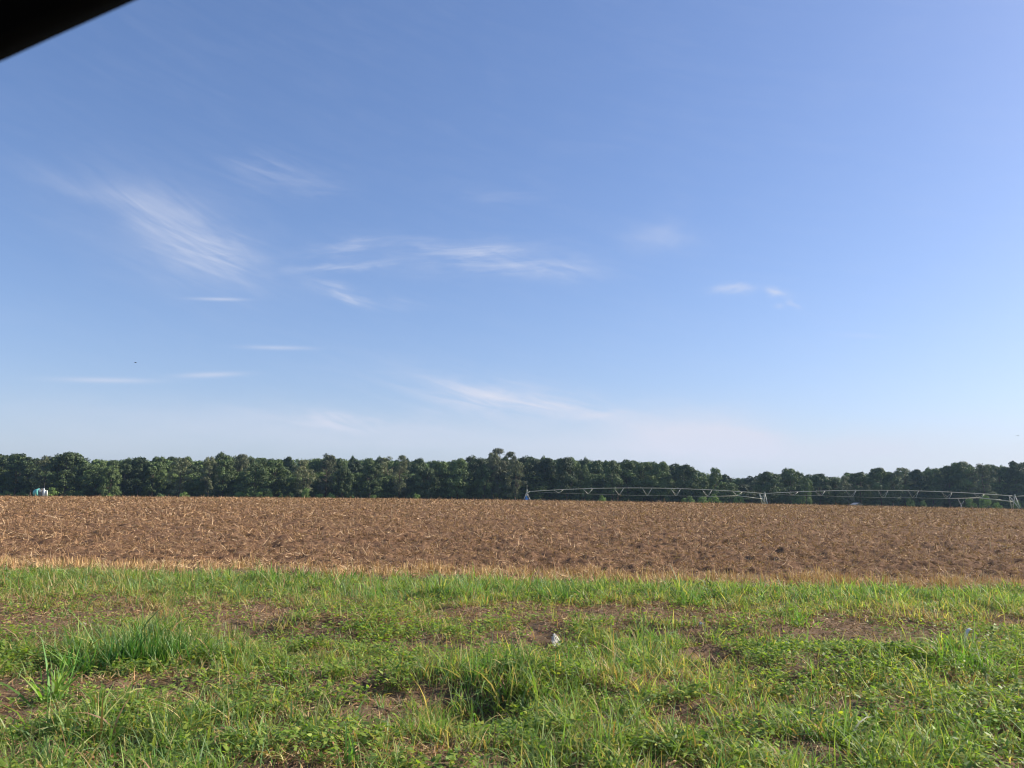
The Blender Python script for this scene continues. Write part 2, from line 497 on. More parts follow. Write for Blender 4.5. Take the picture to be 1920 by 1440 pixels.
LUSH = [(250, 1225, 90, 26, .9), (390, 1245, 90, 20, .6), (960, 1285, 120, 34, .6), (1040, 1115, 60, 18, .6), (860, 1120, 90, 20, .5), (1240, 1190, 60, 16, .6),
        (1640, 1115, 80, 16, .4), (1290, 1120, 50, 14, .4), (1150, 1240, 130, 26, .5), (150, 1235, 60, 20, .6), (1810, 1250, 60, 20, .6),
        (540, 1085, 80, 12, .4), (300, 1405, 330, 55, .55), (1100, 1330, 200, 30, .3), (1250, 1400, 260, 30, .3), (1600, 1400, 250, 40, .35), (1700, 1270, 160, 22, .3)]

def verge_masks(x, y):
    n1 = fbm(x * 1.7, y * 1.7, 4, 41); n2 = fbm(x * .55, y * .7, 3, 52)
    bare = pxmap(x, y, BARE) * (.85 + 1.0 * n1)
    band = np.exp(-((y - (11.2 - .04 * x)) / 1.3) ** 2)         # the worn strip in the middle of the verge
    bare = bare + band * sstep(.40, .64, n1) * .6 + .55 * sstep(.60, .74, fbm(x * 2.3, y * 2.9, 3, 45)) * sstep(13.4, 12.4, y)
    dry = 1.3 * pxmap(x, y, DRY) + .35 * band + .4 * sstep(.5, .75, n2) * sstep(.4, .7, n1)
    lush = pxmap(x, y, LUSH) + .45 * sstep(12.9, 14.2, y + .04 * x)
    return np.clip(bare, 0, 1), np.clip(dry, 0, 1), np.clip(lush, 0, 1)

def scatter(y0, y1, dens, spread=.74, pad=.8):
    a = spread * (y1 ** 2 - y0 ** 2) + 2 * pad * (y1 - y0)
    n = int(a * dens)
    u = RNG.random(n)
    y = np.sqrt(y0 * y0 + u * (y1 * y1 - y0 * y0))
    x = (RNG.random(n) * 2 - 1) * (y * spread + pad)
    return x, y

parts, dparts, wparts = [], [], []
for (y0, y1, dens, wid, S) in [(4.2, 6.5, 3300, .0090, 4), (6.5, 9.5, 2600, .0098, 4), (9.5, 13, 2000, .0108, 3), (13, 17.8, 1600, .0125, 2)]:
    x, y = scatter(y0, y1, dens)
    bare, dry, lush = verge_masks(x, y)
    clump = fbm(x * 4.2, y * 4.2, 3, 61)
    edge = sstep(.15, .8, border(x) - y)
    keep = RNG.random(len(x)) < np.clip((1 - .98 * bare) * (1 - .35 * dry) * (.12 + 1.0 * sstep(.38, .68, clump) + .5 * lush), 0, 1) * edge
    x, y, bare, dry, lush, clump = (v[keep] for v in (x, y, bare, dry, lush, clump))
    n = len(x)
    far_ = sstep(12.6, 14, y + .04 * x)
    hgt = (.050 + .100 * sstep(.35, .75, clump) + .095 * lush * (1 - .45 * far_)) * (1 - .5 * bare) * RNG.gamma(6, 1 / 6, n)
    L = hgt * 1.25
    W = wid * RNG.choice([.45, .7, 1.0, 1.5], n) * RNG.uniform(.8, 1.2, n) * (1 + .7 * lush)
    th0 = np.abs(RNG.normal(0, .55, n)); bend = RNG.uniform(.1, 2.0, n)
    wts = np.stack([np.full(n, .30), .18 + .25 * lush, np.full(n, .20), .08 + .06 * (1 - lush), .10 + .26 * lush,
                    .13 + .7 * dry * (1 - lush), .08 + .45 * dry * (1 - lush)], 1)
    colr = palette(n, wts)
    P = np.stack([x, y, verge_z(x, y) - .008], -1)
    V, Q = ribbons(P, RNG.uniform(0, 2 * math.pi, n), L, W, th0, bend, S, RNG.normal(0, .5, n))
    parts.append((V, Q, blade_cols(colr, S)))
    # dead blades and chaff lying on the soil
    x, y = scatter(y0, y1, dens * .42)
    bare, dry, lush = verge_masks(x, y)
    keep = RNG.random(len(x)) < np.clip(.30 + .8 * dry + .15 * bare, 0, 1) * (1 - .4 * sstep(.6, 1., bare)) * sstep(-.3, .2, border(x) - y)
    x, y = x[keep], y[keep]; n = len(x)
    z = verge_z(x, y) + RNG.uniform(.0, .035, n)
    sc = np.array([[.34, .23, .12], [.25, .14, .075], [.42, .31, .18], [.20, .11, .06]])[RNG.integers(0, 4, n)] * RNG.uniform(.7, 1.25, (n, 1))
    V, Q = ribbons(np.stack([x, y, z], -1), RNG.uniform(0, 2 * math.pi, n), RNG.uniform(.03, .14, n), wid * RNG.uniform(.6, 1.3, n),
                   RNG.uniform(1.15, 1.6, n), RNG.normal(0, .5, n), 2, RNG.normal(0, .6, n))
    dparts.append((V, Q, blade_cols(sc, 2, (1, 1, 1))))
    # broad-leaved weeds: pairs of small oval leaves
    x, y = scatter(y0, y1, dens * .125)
    bare, dry, lush = verge_masks(x, y)
    wn = fbm(x * 1.9, y * 2.3, 3, 91)
    keep = RNG.random(len(x)) < sstep(.42, .62, wn) * (1 - .75 * bare) * sstep(.2, .8, border(x) - y) * (.35 + .65 * sstep(13.5, 10, y))
    x, y = x[keep], y[keep]; n = len(x)
    k = 5
    x = np.repeat(x, k) + RNG.normal(0, .022, n * k); y = np.repeat(y, k) + RNG.normal(0, .022, n * k); n *= k
    z = verge_z(x, y) + RNG.uniform(.02, .13, n)
    lc = np.array([[.19, .28, .05], [.28, .36, .06], [.12, .20, .042], [.38, .39, .07]])[RNG.choice(4, n, p=[.4, .28, .24, .08])] * RNG.uniform(.8, 1.2, (n, 1))
    V, Q = ribbons(np.stack([x, y, z], -1), RNG.uniform(0, 2 * math.pi, n), RNG.uniform(.025, .060, n), RNG.uniform(.016, .034, n),
                   RNG.uniform(.8, 1.5, n), RNG.uniform(.0, .7, n), 2, RNG.normal(0, .3, n), 2.2, .15)
    wparts.append((V, Q, blade_cols(lc, 2, (.9, .9, .9), (1, 1, 1))))
# thin dry seed stalks standing over the grass
x, y = scatter(4.3, 16.5, 11); n = len(x)
_, dry, lush = verge_masks(x, y)
keep = RNG.random(n) < .35 + .6 * dry
x, y = x[keep], y[keep]; n = len(x)
sc = np.array([[.48, .38, .20], [.36, .34, .14], [.38, .24, .12]])[RNG.integers(0, 3, n)] * RNG.uniform(.8, 1.2, (n, 1))
V, Q = ribbons(np.stack([x, y, verge_z(x, y)], -1), RNG.uniform(0, 6.28, n), RNG.uniform(.12, .32, n), RNG.uniform(.004, .009, n), np.abs(RNG.normal(0, .3, n)), RNG.uniform(0, 1.0, n), 4, RNG.normal(0, .5, n), 3, .4)
parts.append((V, Q, blade_cols(sc, 4, (1, 1, 1))))
tag(link_mesh('grass', np_mesh('grass', *merge(parts)), M_GRASS), 'uneven green roadside grass growing across the verge', 'grass', kind='stuff')
tag(link_mesh('dead_grass', np_mesh('dead_grass', *merge(dparts)), M_STRAW), 'brown dead grass and chaff lying on the verge soil', 'dead grass', kind='stuff')
tag(link_mesh('ground_cover', np_mesh('ground_cover', *merge(wparts)), M_GRASS), 'small yellow-green broad-leaved weeds among the grass', 'weeds', kind='stuff')

# straw and chaff over the tilled field
parts = []
STC = np.array([[.47, .305, .165], [.34, .205, .11], [.68, .50, .31], [.20, .112, .060], [.10, .055, .031]])
for (y0, y1, dens, L0, W0, S) in [(15.6, 26, 210, .12, .011, 4), (26, 45, 80, .18, .018, 3), (45, 85, 44, .21, .034, 2), (85, 160, 20, .30, .056, 2)]:
    x, y = scatter(y0, y1, dens, .73, 2.5)
    cl = fbm(x * 1.1, y * 1.1, 3, 121)
    keep = (y > border(x) + .1) & (RNG.random(len(x)) < .35 + .8 * sstep(.35, .65, cl))
    x, y = x[keep], y[keep]; n = len(x)
    z = field_z(x, y) + RNG.uniform(-.005, .03, n)
    sc = STC[RNG.choice(5, n, p=[.30, .29, .10, .19, .12])] * RNG.uniform(.75, 1.2, (n, 1))
    up = RNG.random(n) < np.clip(.18 - .0025 * (y - 16), .02, .3)
    th0 = np.where(up, RNG.uniform(.3, 1.0, n), RNG.uniform(1.15, 1.6, n))
    V, Q = ribbons(np.stack([x, y, z], -1), RNG.uniform(0, 2 * math.pi, n), L0 * RNG.gamma(3, 1 / 3, n) + .03, W0 * RNG.uniform(.6, 1.3, n),
                   th0, RNG.normal(.2, .7, n), S, RNG.normal(0, .7, n), 3, .3)
    parts.append((V, Q, blade_cols(sc, S, (1, 1, 1))))
tag(link_mesh('straw', np_mesh('straw', *merge(parts)), M_STRAW), 'brown straw and chaff strewn over the tilled field', 'straw', kind='stuff')

# the uncut stubble along the near edge of the field
n = 26000
x = RNG.uniform(-17, 17, n); row = RNG.choice(6, n) * .30 + .0
cl = fbm(x * 2.6, row * 3, 3, 131)
keep = RNG.random(n) < sstep(.46, .62, cl + .06 * (x > 0)) * (1 - .35 * row)
x, row = x[keep], row[keep]; n = len(x)
y = border(x) + row + RNG.normal(0, .09, n)
z = field_z(x, y) - .01
sc = np.array([[.62, .42, .20], [.52, .33, .15], [.70, .52, .28], [.38, .22, .10]])[RNG.integers(0, 4, n)] * RNG.uniform(.8, 1.15, (n, 1))
V, Q = ribbons(np.stack([x, y, z], -1), RNG.uniform(0, 2 * math.pi, n), RNG.uniform(.07, .28, n), RNG.uniform(.006, .013, n), np.abs(RNG.normal(0, .38, n)),
               RNG.normal(.1, .35, n), 2, RNG.normal(0, .3, n), 5, .5)
p1 = (V, Q, blade_cols(sc, 2, (1, 1, 1)))
n = 30000
x = RNG.uniform(-17, 17, n); y = border(x) + RNG.uniform(-.6, 1.9, n)
kk = RNG.random(n) < sstep(.34, .58, fbm(x * 1.9, y * 2.2, 3, 133)); x, y = x[kk], y[kk]; n = len(x)
z = field_z(x, y) + RNG.uniform(.0, .04, n)
sc = np.array([[.58, .41, .22], [.48, .31, .16], [.66, .50, .31]])[RNG.integers(0, 3, n)] * RNG.uniform(.75, 1.15, (n, 1))
V, Q = ribbons(np.stack([x, y, z], -1), RNG.uniform(0, 2 * math.pi, n), RNG.uniform(.06, .28, n), RNG.uniform(.007, .014, n), RNG.uniform(1.1, 1.6, n),
               RNG.normal(0, .5, n), 2, RNG.normal(0, .5, n), 3, .3)
tag(link_mesh('stubble', np_mesh('stubble', *merge([p1, (V, Q, blade_cols(sc, 2, (1, 1, 1)))])), M_STRAW), 'golden straw stubble standing along the near edge of the field', 'stubble', kind='stuff')

# ------------------------------------------------------------------ single tall clumps in the verge
def clump(px, py, n, h, wid, spread, label, cat='grass clump', colr=(.12, .19, .045), tilt=.35, bend=.8, name='grass_clump', group='tall grass clumps in the verge', dir_=None, S=5, upto=16.4):
    cx, cy = at(px, py); cy = min(cy, upto) if cy > 15 else cy
    P = np.c_[RNG.normal(0, spread, n), RNG.normal(0, spread * .7, n)]
    z0 = float(verge_z(np.array([cx]), np.array([cy]))[0])
    zz = verge_z(P[:, 0] + cx, P[:, 1] + cy) - z0
    az_ = RNG.uniform(0, 2 * math.pi, n) if dir_ is None else RNG.normal(dir_, .8, n)
    c = np.array(colr) * RNG.uniform(.65, 1.45, (n, 1)) * RNG.normal(1, .08, (n, 3))
    c[RNG.random(n) < .15] *= np.array([1.7, 1.4, 1.1])
    V, Q = ribbons(np.c_[P, zz - .01], az_, h * RNG.uniform(.5, 1.12, n), wid * RNG.uniform(.6, 1.3, n), np.abs(RNG.normal(0, tilt, n)), RNG.uniform(0, bend * 2, n), S, RNG.normal(0, .6, n), 2.0)
    o = link_mesh(name, np_mesh(name, V, Q, blade_cols(c, S, (1.1, 1.1, .9), (1, 1, 1))), M_GRASS)
    o.location = (cx, cy, z0)
    return tag(o, label, cat, group)

clump(98, 1318, 26, .64, .026, .075, 'broad-bladed tall grass plant fanning up and left at the lower left', colr=(.15, .26, .07), tilt=.34, bend=.55)
clump(255, 1255, 240, .42, .014, .17, 'dense upright dark green grass clump, the tallest block in the left part of the verge', colr=(.055, .135, .028), tilt=.16, bend=.45)
clump(165, 1262, 70, .42, .018, .16, 'loose bright grass clump between the broad-bladed plant and the dense dark clump', colr=(.12, .24, .06))
clump(345, 1245, 150, .34, .012, .18, 'dark green grass clump merging with the right side of the dense dark clump', colr=(.075, .15, .035), tilt=.22, bend=.5)
clump(400, 1240, 110, .26, .010, .19, 'low blue-green grass clump right of the dense dark clump, one pale blade leaning right', colr=(.12, .21, .08))
clump(960, 1290, 260, .30, .009, .26, 'wide bushy grass clump at the centre of the foreground above a dark hollow', colr=(.10, .19, .05))
clump(1235, 1205, 130, .30, .011, .16, 'spiky green grass clump right of the white litter', colr=(.12, .23, .05), tilt=.5)
clump(1045, 1128, 110, .40, .011, .16, 'spiky tall grass clump behind the white litter near the field edge', colr=(.085, .19, .05), tilt=.45)
clump(862, 1122, 120, .36, .012, .22, 'broad green grass clump near the field edge left of centre', colr=(.10, .21, .06))
clump(715, 1128, 110, .34, .010, .24, 'blue-green grass clump in the far strip of the verge, below the thin lone leaf', colr=(.10, .19, .075))
clump(1296, 1136, 80, .36, .010, .13, 'narrow upright grass clump in the far strip, right of centre', colr=(.085, .18, .05), tilt=.3)
clump(1497, 1178, 70, .38, .011, .11, 'isolated upright grass clump standing before the bare patch on the right', colr=(.14, .25, .06), tilt=.3)
clump(1610, 1122, 110, .34, .011, .20, 'dark grass clump in the far strip near the field edge, right of the isolated clump', colr=(.085, .18, .055))
clump(1808, 1262, 120, .34, .011, .16, 'bright green leaning clump just below the curled pale leaf on the right', colr=(.15, .27, .05), tilt=.4)
clump(1150, 1262, 150, .26, .009, .22, 'light blue-green grass clump below and right of the white litter', colr=(.13, .24, .08))
clump(655, 1440, 9, .30, .014, .03, 'single stout broad grass shoot at the bottom edge left of centre', colr=(.12, .25, .09), tilt=.12, bend=.15)
clump(330, 1440, 200, .26, .010, .30, 'pale blue-green grass clump at the bottom edge of the left foreground', colr=(.14, .24, .085))
clump(75, 1420, 110, .2, .009, .16, 'short green grass clump at the bottom left corner', colr=(.11, .22, .06))
# seedlings with wide leaves at the field edge
for px, h, lab in [(487, .40, 'leftmost of the dark wide-leaved shoots at the stubble edge'), (520, .46, 'second and tallest of the dark wide-leaved shoots at the stubble edge'),
                   (566, .36, 'third from the left of the dark wide-leaved shoots at the stubble edge'), (594, .40, 'arching fourth of the dark wide-leaved shoots at the stubble edge'),
                   (666, .40, 'thin lone leaf shoot at the stubble edge, right of the group of dark shoots'), (1774, .30, 'dark wide-leaved shoot at the stubble edge near the right side')]:
    py = 1090 if px < 1000 else 1112
    clump(px, py, 16 if px != 666 else 7, h, .024, .06, lab, 'plant shoot', (.075, .20, .035), .3, .7, 'leafy_shoot', 'wide-leaved shoots along the stubble edge')
clump(20, 1140, 10, .18, .01, .03, 'small upright tuft at the left edge by the bare soil', colr=(.14, .24, .06))
# low leafy weeds on the bare soil
def weed(px, py, n, r_, h, label, colr=(.14, .25, .05)):
    cx, cy = at(px, py)
    z0 = float(verge_z(np.array([cx]), np.array([cy]))[0])
    a = RNG.uniform(0, 2 * math.pi, n); q = np.sqrt(RNG.random(n)) * r_
    P = np.c_[q * np.cos(a), q * np.sin(a), RNG.uniform(.02, h, n)]
    c = np.array(colr) * RNG.uniform(.7, 1.5, (n, 1))
    V, Q = ribbons(P, a + RNG.normal(0, .8, n), RNG.uniform(.03, .06, n), RNG.uniform(.018, .032, n), RNG.uniform(.7, 1.5, n), RNG.uniform(0, .7, n), 2, RNG.normal(0, .3, n), 2.2, .15)
    leaves = link_mesh('leaves', np_mesh('leaves', V, Q, blade_cols(c, 2, (.9,) * 3, (1, 1, 1))), M_GRASS)
    m_ = min(n, 24)
    V, Q = ribbons(np.c_[np.zeros((m_, 2)), np.zeros(m_) - .01], a[:m_], np.hypot(q[:m_], P[:m_, 2]) + .02, np.full(m_, .004), np.arctan2(q[:m_], P[:m_, 2]), np.zeros(m_), 2)
    stems = link_mesh('stems', np_mesh('stems', V, Q, blade_cols(np.tile([.16, .17, .06], (m_, 1)), 2, (1, 1, 1))), M_GRASS)
    root = empty('leafy_weed', (cx, cy, z0)); leaves.parent = root; stems.parent = root
    return tag(root, label, 'weed', 'leafy weeds on the worn strip')
weed(120, 1165, 60, .20, .10, 'low dark weed on the bare soil at left, beside the white scrap')
weed(580, 1172, 110, .34, .14, 'bright leafy weed left of centre with dark soil below it', (.15, .28, .04))
weed(690, 1190, 90, .32, .13, 'leafy weed right of the bright one on the worn strip')
weed(470, 1195, 50, .18, .12, 'small leafy weed beside the left bare mound')
weed(1455, 1225, 70, .26, .12, 'leafy weed at the lower edge of the bare patch on the right')
weed(1590, 1225, 60, .25, .12, 'yellow-tinged weed just under the bare patch on the right', (.26, .34, .05))
weed(1840, 1385, 90, .18, .16, 'large-leaved bright weed in the lower right corner', (.17, .31, .05))
weed(225, 1258, 26, .10, .12, 'yellow-leaved weed before the dense dark grass clump', (.42, .42, .06))
weed(1730, 1290, 50, .2, .14, 'yellow-green weed below the isolated clump at the right', (.32, .38, .06))
weed(1750, 1400, 60, .2, .14, 'lime weed near the lower right corner, left of the large-leaved one', (.26, .36, .05))

# foxtail seed heads
def seed_head(px, py, h, lean, label, colr=(.36, .40, .10)):
    cx, cy = at(px, py)
    z0 = float(verge_z(np.array([cx]), np.array([cy]))[0])
    root = empty('foxtail_grass', (cx, cy, z0))
    pts = [(lean * h * (k / 6) ** 2, 0, h * k / 6) for k in range(7)]
    bm_obj('stem', lambda m: tube_bm(m, pts, .0022, 5), M_STEM, root)
    t0 = Vector(pts[-1]); dirv = (Vector(pts[-1]) - Vector(pts[-2])).normalized()
    n = 260; k = RNG.random(n); a = RNG.uniform(0, 2 * math.pi, n)
    prof = np.sin(np.pi * (k * .85 + .1)) * .006
    P = np.array(t0)[None, :] + np.array(dirv)[None, :] * (k * .085)[:, None] + np.stack([np.cos(a) * prof, np.sin(a) * prof, np.zeros(n)], -1)
    V, Q = ribbons(P, a, np.full(n, .012), np.full(n, .0035), np.full(n, .55), np.zeros(n), 1, None, 1, .2)
    link_mesh('seed_head', np_mesh('seed_head', V, Q, blade_cols(np.array(colr) * RNG.uniform(.8, 1.3, (n, 1)), 1, (1, 1, 1))), M_GRASS, root)
    tag(root, label, 'foxtail', 'foxtail seed heads in the left foreground')
M_STEM = simple('green stem', (.20, .27, .08), .6)
seed_head(237, 1375, .17, .12, 'yellow-green foxtail head standing on the bare patch, leftmost of the foxtails')
seed_head(385, 1428, .15, .05, 'pale upright foxtail head above the pale clump at the lower left')
seed_head(282, 1440, .15, .05, 'thin foxtail head left of the pale upright one near the bottom edge')
seed_head(708, 1445, .14, .1, 'short foxtail head at the bottom edge right of the stout shoot', (.36, .42, .16))

# ------------------------------------------------------------------ litter
def crumple(name, px, py, sx, sy, sz, label, cat, mat=None, seed=1, rz=0.0, tilt=.0):
    rg = np.random.default_rng(seed)
    cx, cy = at(px, py)
    z0 = float(verge_z(np.array([cx]), np.array([cy]))[0])
    nu, nv = 22, 14
    u, v = np.meshgrid(np.linspace(-1, 1, nu), np.linspace(-1, 1, nv))
    fold = np.abs(((u * 2.1 + v * .8 + seed) % 1) - .5) * 2
    fold2 = np.abs(((v * 2.3 - u * .7 + seed * .3) % 1) - .5) * 2
    x = u * sx * (1 - .25 * v * v) + .15 * sx * (fold2 - .5)
    z = (v * .5 + .5) * sz * (1 - .4 * u * u) + .25 * sz * (fold - .5)
    y = (v * .5) * sy + .5 * sy * (fold - .5) + .4 * sy * (fbm(u * 3, v * 3, 3, seed) - .5)
    me = np_mesh(name, np.c_[x.ravel(), y.ravel(), z.ravel()], grid_quads(nv, nu), smooth=False)
    o = link_mesh(name, me, mat or M_PAPER)
    m = o.modifiers.new('thickness', 'SOLIDIFY'); m.thickness = .002
    o.location = (cx, cy, z0 + .07 * (sz > .08)); o.rotation_euler = (tilt, 0, rz)
    return tag(o, label, cat)
crumple('crumpled_wrapper', 1042, 1212, .055, .05, .12, 'crumpled off-white wrapper caught in the grass near the centre', 'litter', seed=3, rz=.5)
crumple('crumpled_wrapper', 1032, 1236, .05, .04, .05, 'torn flap of the off-white wrapper lying in grass just below it', 'litter', seed=5, rz=-.6)
crumple('paper_scrap', 154, 1172, .055, .04, .03, 'flat white scrap on the bare soil at left', 'litter', seed=8)
crumple('paper_scrap', 1316, 1182, .05, .05, .04, 'bluish grey scrap lying in the dry strip right of centre', 'litter', simple('bluish plastic', (.48, .54, .60), .5), 9, .4)
crumple('paper_scrap', 1402, 1190, .07, .02, .02, 'thin pale strip of litter before the isolated clump', 'litter', seed=12, rz=-.35)
# curled pale dry leaf on the right
cx, cy = at(1823, 1222)
bm = bmesh.new()
for s in range(2):
    prev = None
    for k in range(15):
        a = 2.9 * (k / 14) + .2; r_ = .12
        p = Vector((math.cos(a) * r_ * .55, s * .02, math.sin(a) * r_ * 1.4 + .05)); wd = .016 * math.sin(math.pi * (k + 1) / 16) + .004
        pair = (bm.verts.new(p + Vector((0, -wd, 0))), bm.verts.new(p + Vector((math.cos(a) * .006, wd, .006))))
        if prev: bm.faces.new((prev[0], prev[1], pair[1], pair[0]))
        prev = pair
me = D.meshes.new('curled_leaf'); bm.to_mesh(me); bm.free()
o = link_mesh('curled_leaf', me, M_PAPER); o.modifiers.new('thickness', 'SOLIDIFY').thickness = .0015
o.location = (cx, cy, float(verge_z(np.array([cx]), np.array([cy]))[0]) + .03)
tag(o, 'curled pale dry leaf arching above the grass on the right', 'dry leaf')

# dead corn stalk out in the field
cx, cy = atY(1158, 947, 118).x, 118.0
cz = float(field_z(np.array([cx]), np.array([cy]))[0])
root = empty('dead_stalk', (cx, cy, cz))
M_DRYSTALK = simple('dry stalk', (.36, .25, .14), .8)
bm_obj('stalk', lambda m: tube_bm(m, [(0, 0, -.1), (.03, 0, .6), (.08, 0, 1.2), (.13, 0, 1.62)], [.035, .03, .025, .015], 6), M_DRYSTALK, root)
for a_, zz_, L_ in [(.3, 1.5, .75), (-.2, 1.45, .6), (3.0, 1.1, .45), (.1, 1.3, .5)]:
    V, Q = ribbons(np.array([[.1 * zz_ / 1.5, 0, zz_]]), np.array([a_]), np.array([L_]), np.array([.2]), np.array([1.1]), np.array([2.0]), 6)
    link_mesh('leaf', np_mesh('leaf', V, Q, np.tile([.40, .30, .17], (len(V), 1))), M_STRAW, root)
tag(root, 'withered brown corn stalk standing alone in the field before the irrigation span', 'dead stalk')

# ------------------------------------------------------------------ the irrigation machine
PIV = Vector((atY(988, 919, 185).x, 185.0, 0))
def gz_at(x, y): return float(base_z(np.array([x], float), np.array([y], float))[0])
piv_g = gz_at(PIV.x, PIV.y)
T1 = atY(1434, 925.5, 184.0); T2 = atY(1903, 930.5, 181.0)
P0 = atY(988, 921.5, 185.0)
d3 = T2 - T1
T3 = T2 + (T2 - T1)
root = empty('center_pivot_irrigator', (PIV.x, PIV.y, piv_g))
tag(root, 'long galvanised irrigation machine with blue pivot base, spanning the right half of the field', 'irrigation machine')
O = Vector((PIV.x, PIV.y, piv_g))
def lc(v): return Vector(v) - O
# pivot point
h0 = P0.z - piv_g
pb = bm_obj('pivot_base', lambda m: (tube_bm(m, [(0, 0, .3), (0, 0, h0 + .1)], .10, 12), tube_bm(m, [(0, 0, h0 - .25), (.30, 0, h0 - .28), (.62, 0, h0)], [.13, .13, .10], 10),
                                      box_bm(m, (0, 0, .15), (2.2, 2.2, .3), bev=.02)), M_GALV, root)
for sx, sy in ((-1, -1), (1, -1), (1, 1), (-1, 1)):
    bm_obj('leg', lambda m: tube_bm(m, [(sx * .10, sy * .10, h0 - .35), (sx * 1.35, sy * 1.1, .25)], .06, 6), M_GALV, pb)
bm_obj('cross_brace', lambda m: [tube_bm(m, [(a * .62, b_ * .62, 1.45), (c * .62, d_ * .62, 1.45)], .04, 5) for a, b_, c, d_ in ((-1, -1, 1, -1), (1, -1, 1, 1), (1, 1, -1, 1), (-1, 1, -1, -1))], M_GALV, pb)
bm_obj('control_cabinet', lambda m: (box_bm(m, (0, -.05, 1.80), (.80, .7, .75), bev=.06), box_bm(m, (-.12, -.05, 2.45), (.42, .5, .5), bev=.03), box_bm(m, (-.15, -.47, 1.9), (.4, .04, .5), bev=.01)), M_BLUE, pb)
bm_obj('collector_cap', lambda m: (tube_bm(m, [(0, 0, h0 + .05), (0, 0, h0 + .42)], .14, 10), tube_bm(m, [(0, 0, h0 + .42), (0, 0, h0 + 1.45)], .028, 6),
                                   tube_bm(m, [(0, 0, h0 + 1.3), (0, 0, h0 + 1.5)], .07, 8)), M_GALV, pb)
def span(A, B, braces, thin, topsag):
    """A pipe that bows up between A and B with braces, truss rods and sprinkler stubs below it"""
    ax = (B - A); L_ = ax.length; ux = ax.normalized(); uy = Vector((-ux.y, ux.x, 0)).normalized(); uz = Vector((0, 0, 1))
    def pipe(t): return A + ax * t + uz * (topsag * 4 * t * (1 - t))
    s = bm_obj('span_pipe', lambda m: tube_bm(m, [lc(pipe(k / 40)) for k in range(41)], .066, 8), M_GALV, root)
    nodes = []
    for t, dep in braces:
        nodes.append((t, dep))
        for side in (-1, 1):
            q = A + ax * t + uy * side * .85 + uz * (topsag * 4 * t * (1 - t) - dep)
            if side == -1:
                bm_obj('truss_brace', lambda m: (tube_bm(m, [lc(q), lc(pipe(t + .020))], .045, 5), tube_bm(m, [lc(q), lc(pipe(t - .022))], thin, 5)), M_GALV, s)
            else:
                bm_obj('truss_brace', lambda m: (tube_bm(m, [lc(q), lc(pipe(t - .022))], thin * 1.6, 5), tube_bm(m, [lc(q), lc(pipe(t + .020))], .03, 5)), M_GALV, s)
        bm_obj('spreader', lambda m: tube_bm(m, [lc(A + ax * t + uy * .85 + uz * (topsag * 4 * t * (1 - t) - dep)), lc(A + ax * t - uy * .85 + uz * (topsag * 4 * t * (1 - t) - dep))], .035, 5), M_GALV, s)
    for side in (-1, 1):
        pts = [A + ax * .012 - uz * .05] + [A + ax * t + uy * side * .85 + uz * (topsag * 4 * t * (1 - t) - dep) for t, dep in nodes]
        bm_obj('truss_rod', lambda m: tube_bm(m, [lc(p) for p in pts], .022, 5), M_GALV, s)
        e = A + ax * nodes[-1][0] + uy * side * .85 + uz * (topsag * 4 * nodes[-1][0] * (1 - nodes[-1][0]) - nodes[-1][1])
        bm_obj('end_strut', lambda m: tube_bm(m, [lc(e), lc(B + ux * -.85 + uy * side * .35 - uz * 1.2)], .075, 6), M_GALV, s)
    for k in range(1, 19):
        p = pipe(k / 19)
        bm_obj('sprinkler_outlet', lambda m: tube_bm(m, [lc(p), lc(p + uz * .28), lc(p + uz * .30 + uy * .15), lc(p - uz * .1 + uy * .2)], .02, 4), M_GALV, s)
    return ux, uy
br1 = [(.125, .75), (.25, 1.25), (.382, 1.62), (.502, 1.78), (.624, 1.70), (.757, 1.55), (.885, 1.0)]
def tower(B, ux, uy):
    g = gz_at(B.x, B.y); uz = Vector((0, 0, 1)); H = B.z - g
    t = empty('drive_tower', lc((B.x, B.y, g))); t.parent = root
    def P(a, l, z): return ux * a + uy * l + uz * z
    for side in (-1, 1):
        bm_obj('leg', lambda m: tube_bm(m, [P(0, side * .12, H), P(.16, side * 1.6, .75)], .095, 6), M_GALV, t)
        bm_obj('leg', lambda m: tube_bm(m, [P(-1.25, side * .12, H - .05), P(.0, side * 1.6, .75)], .085, 6), M_GALV, t)
        for f in (.36, .50, .62, .74):
            z = H + (.75 - H) * f; l = side * (.12 + 1.48 * f)
            bm_obj('cross_bar', lambda m: tube_bm(m, [P(-1.25 + 1.25 * f, l, z), P(.16 * f, l, z)], .035, 5), M_GALV, t)
        bm_obj('diagonal_brace', lambda m: tube_bm(m, [P(-1.25 + 1.25 * .36, side * .65, H + (.75 - H) * .36), P(0, side * .12, H)], .035, 5), M_GALV, t)
        def wheel(m):
            c = P(.08, side * 1.7, .62)
            ring = [c + ux * .0 + (uy * math.cos(a) + uz * math.sin(a)) * .50 for a in [2 * math.pi * j / 20 for j in range(21)]]
            tube_bm(m, ring, .13, 8)
            tube_bm(m, [c - ux * .12, c + ux * .12], .32, 12)
        bm_obj('wheel', wheel, M_DARK, t)
    bm_obj('base_beam', lambda m: tube_bm(m, [P(.08, -1.75, .72), P(.08, 1.75, .72)], .09, 8), M_GALV, t)
    bm_obj('control_box', lambda m: box_bm(m, P(0, 0, H + .25), (.28, .28, .34), bev=.02), M_GALV, t)
ux, uy = span(P0 + Vector((.62, 0, 0)), T1, br1, .026, 1.05)
tower(T1, ux, uy)
ux, uy = span(T1, T2, [(.115, .75), (.225, 1.1), (.35, 1.5), (.478, 1.65), (.60, 1.62), (.733, 1.5), (.86, .95)], .014, 1.05)
tower(T2, ux, uy)
ux, uy = span(T2, T3, br1, .02, 1.05)
tower(T3, ux, uy)

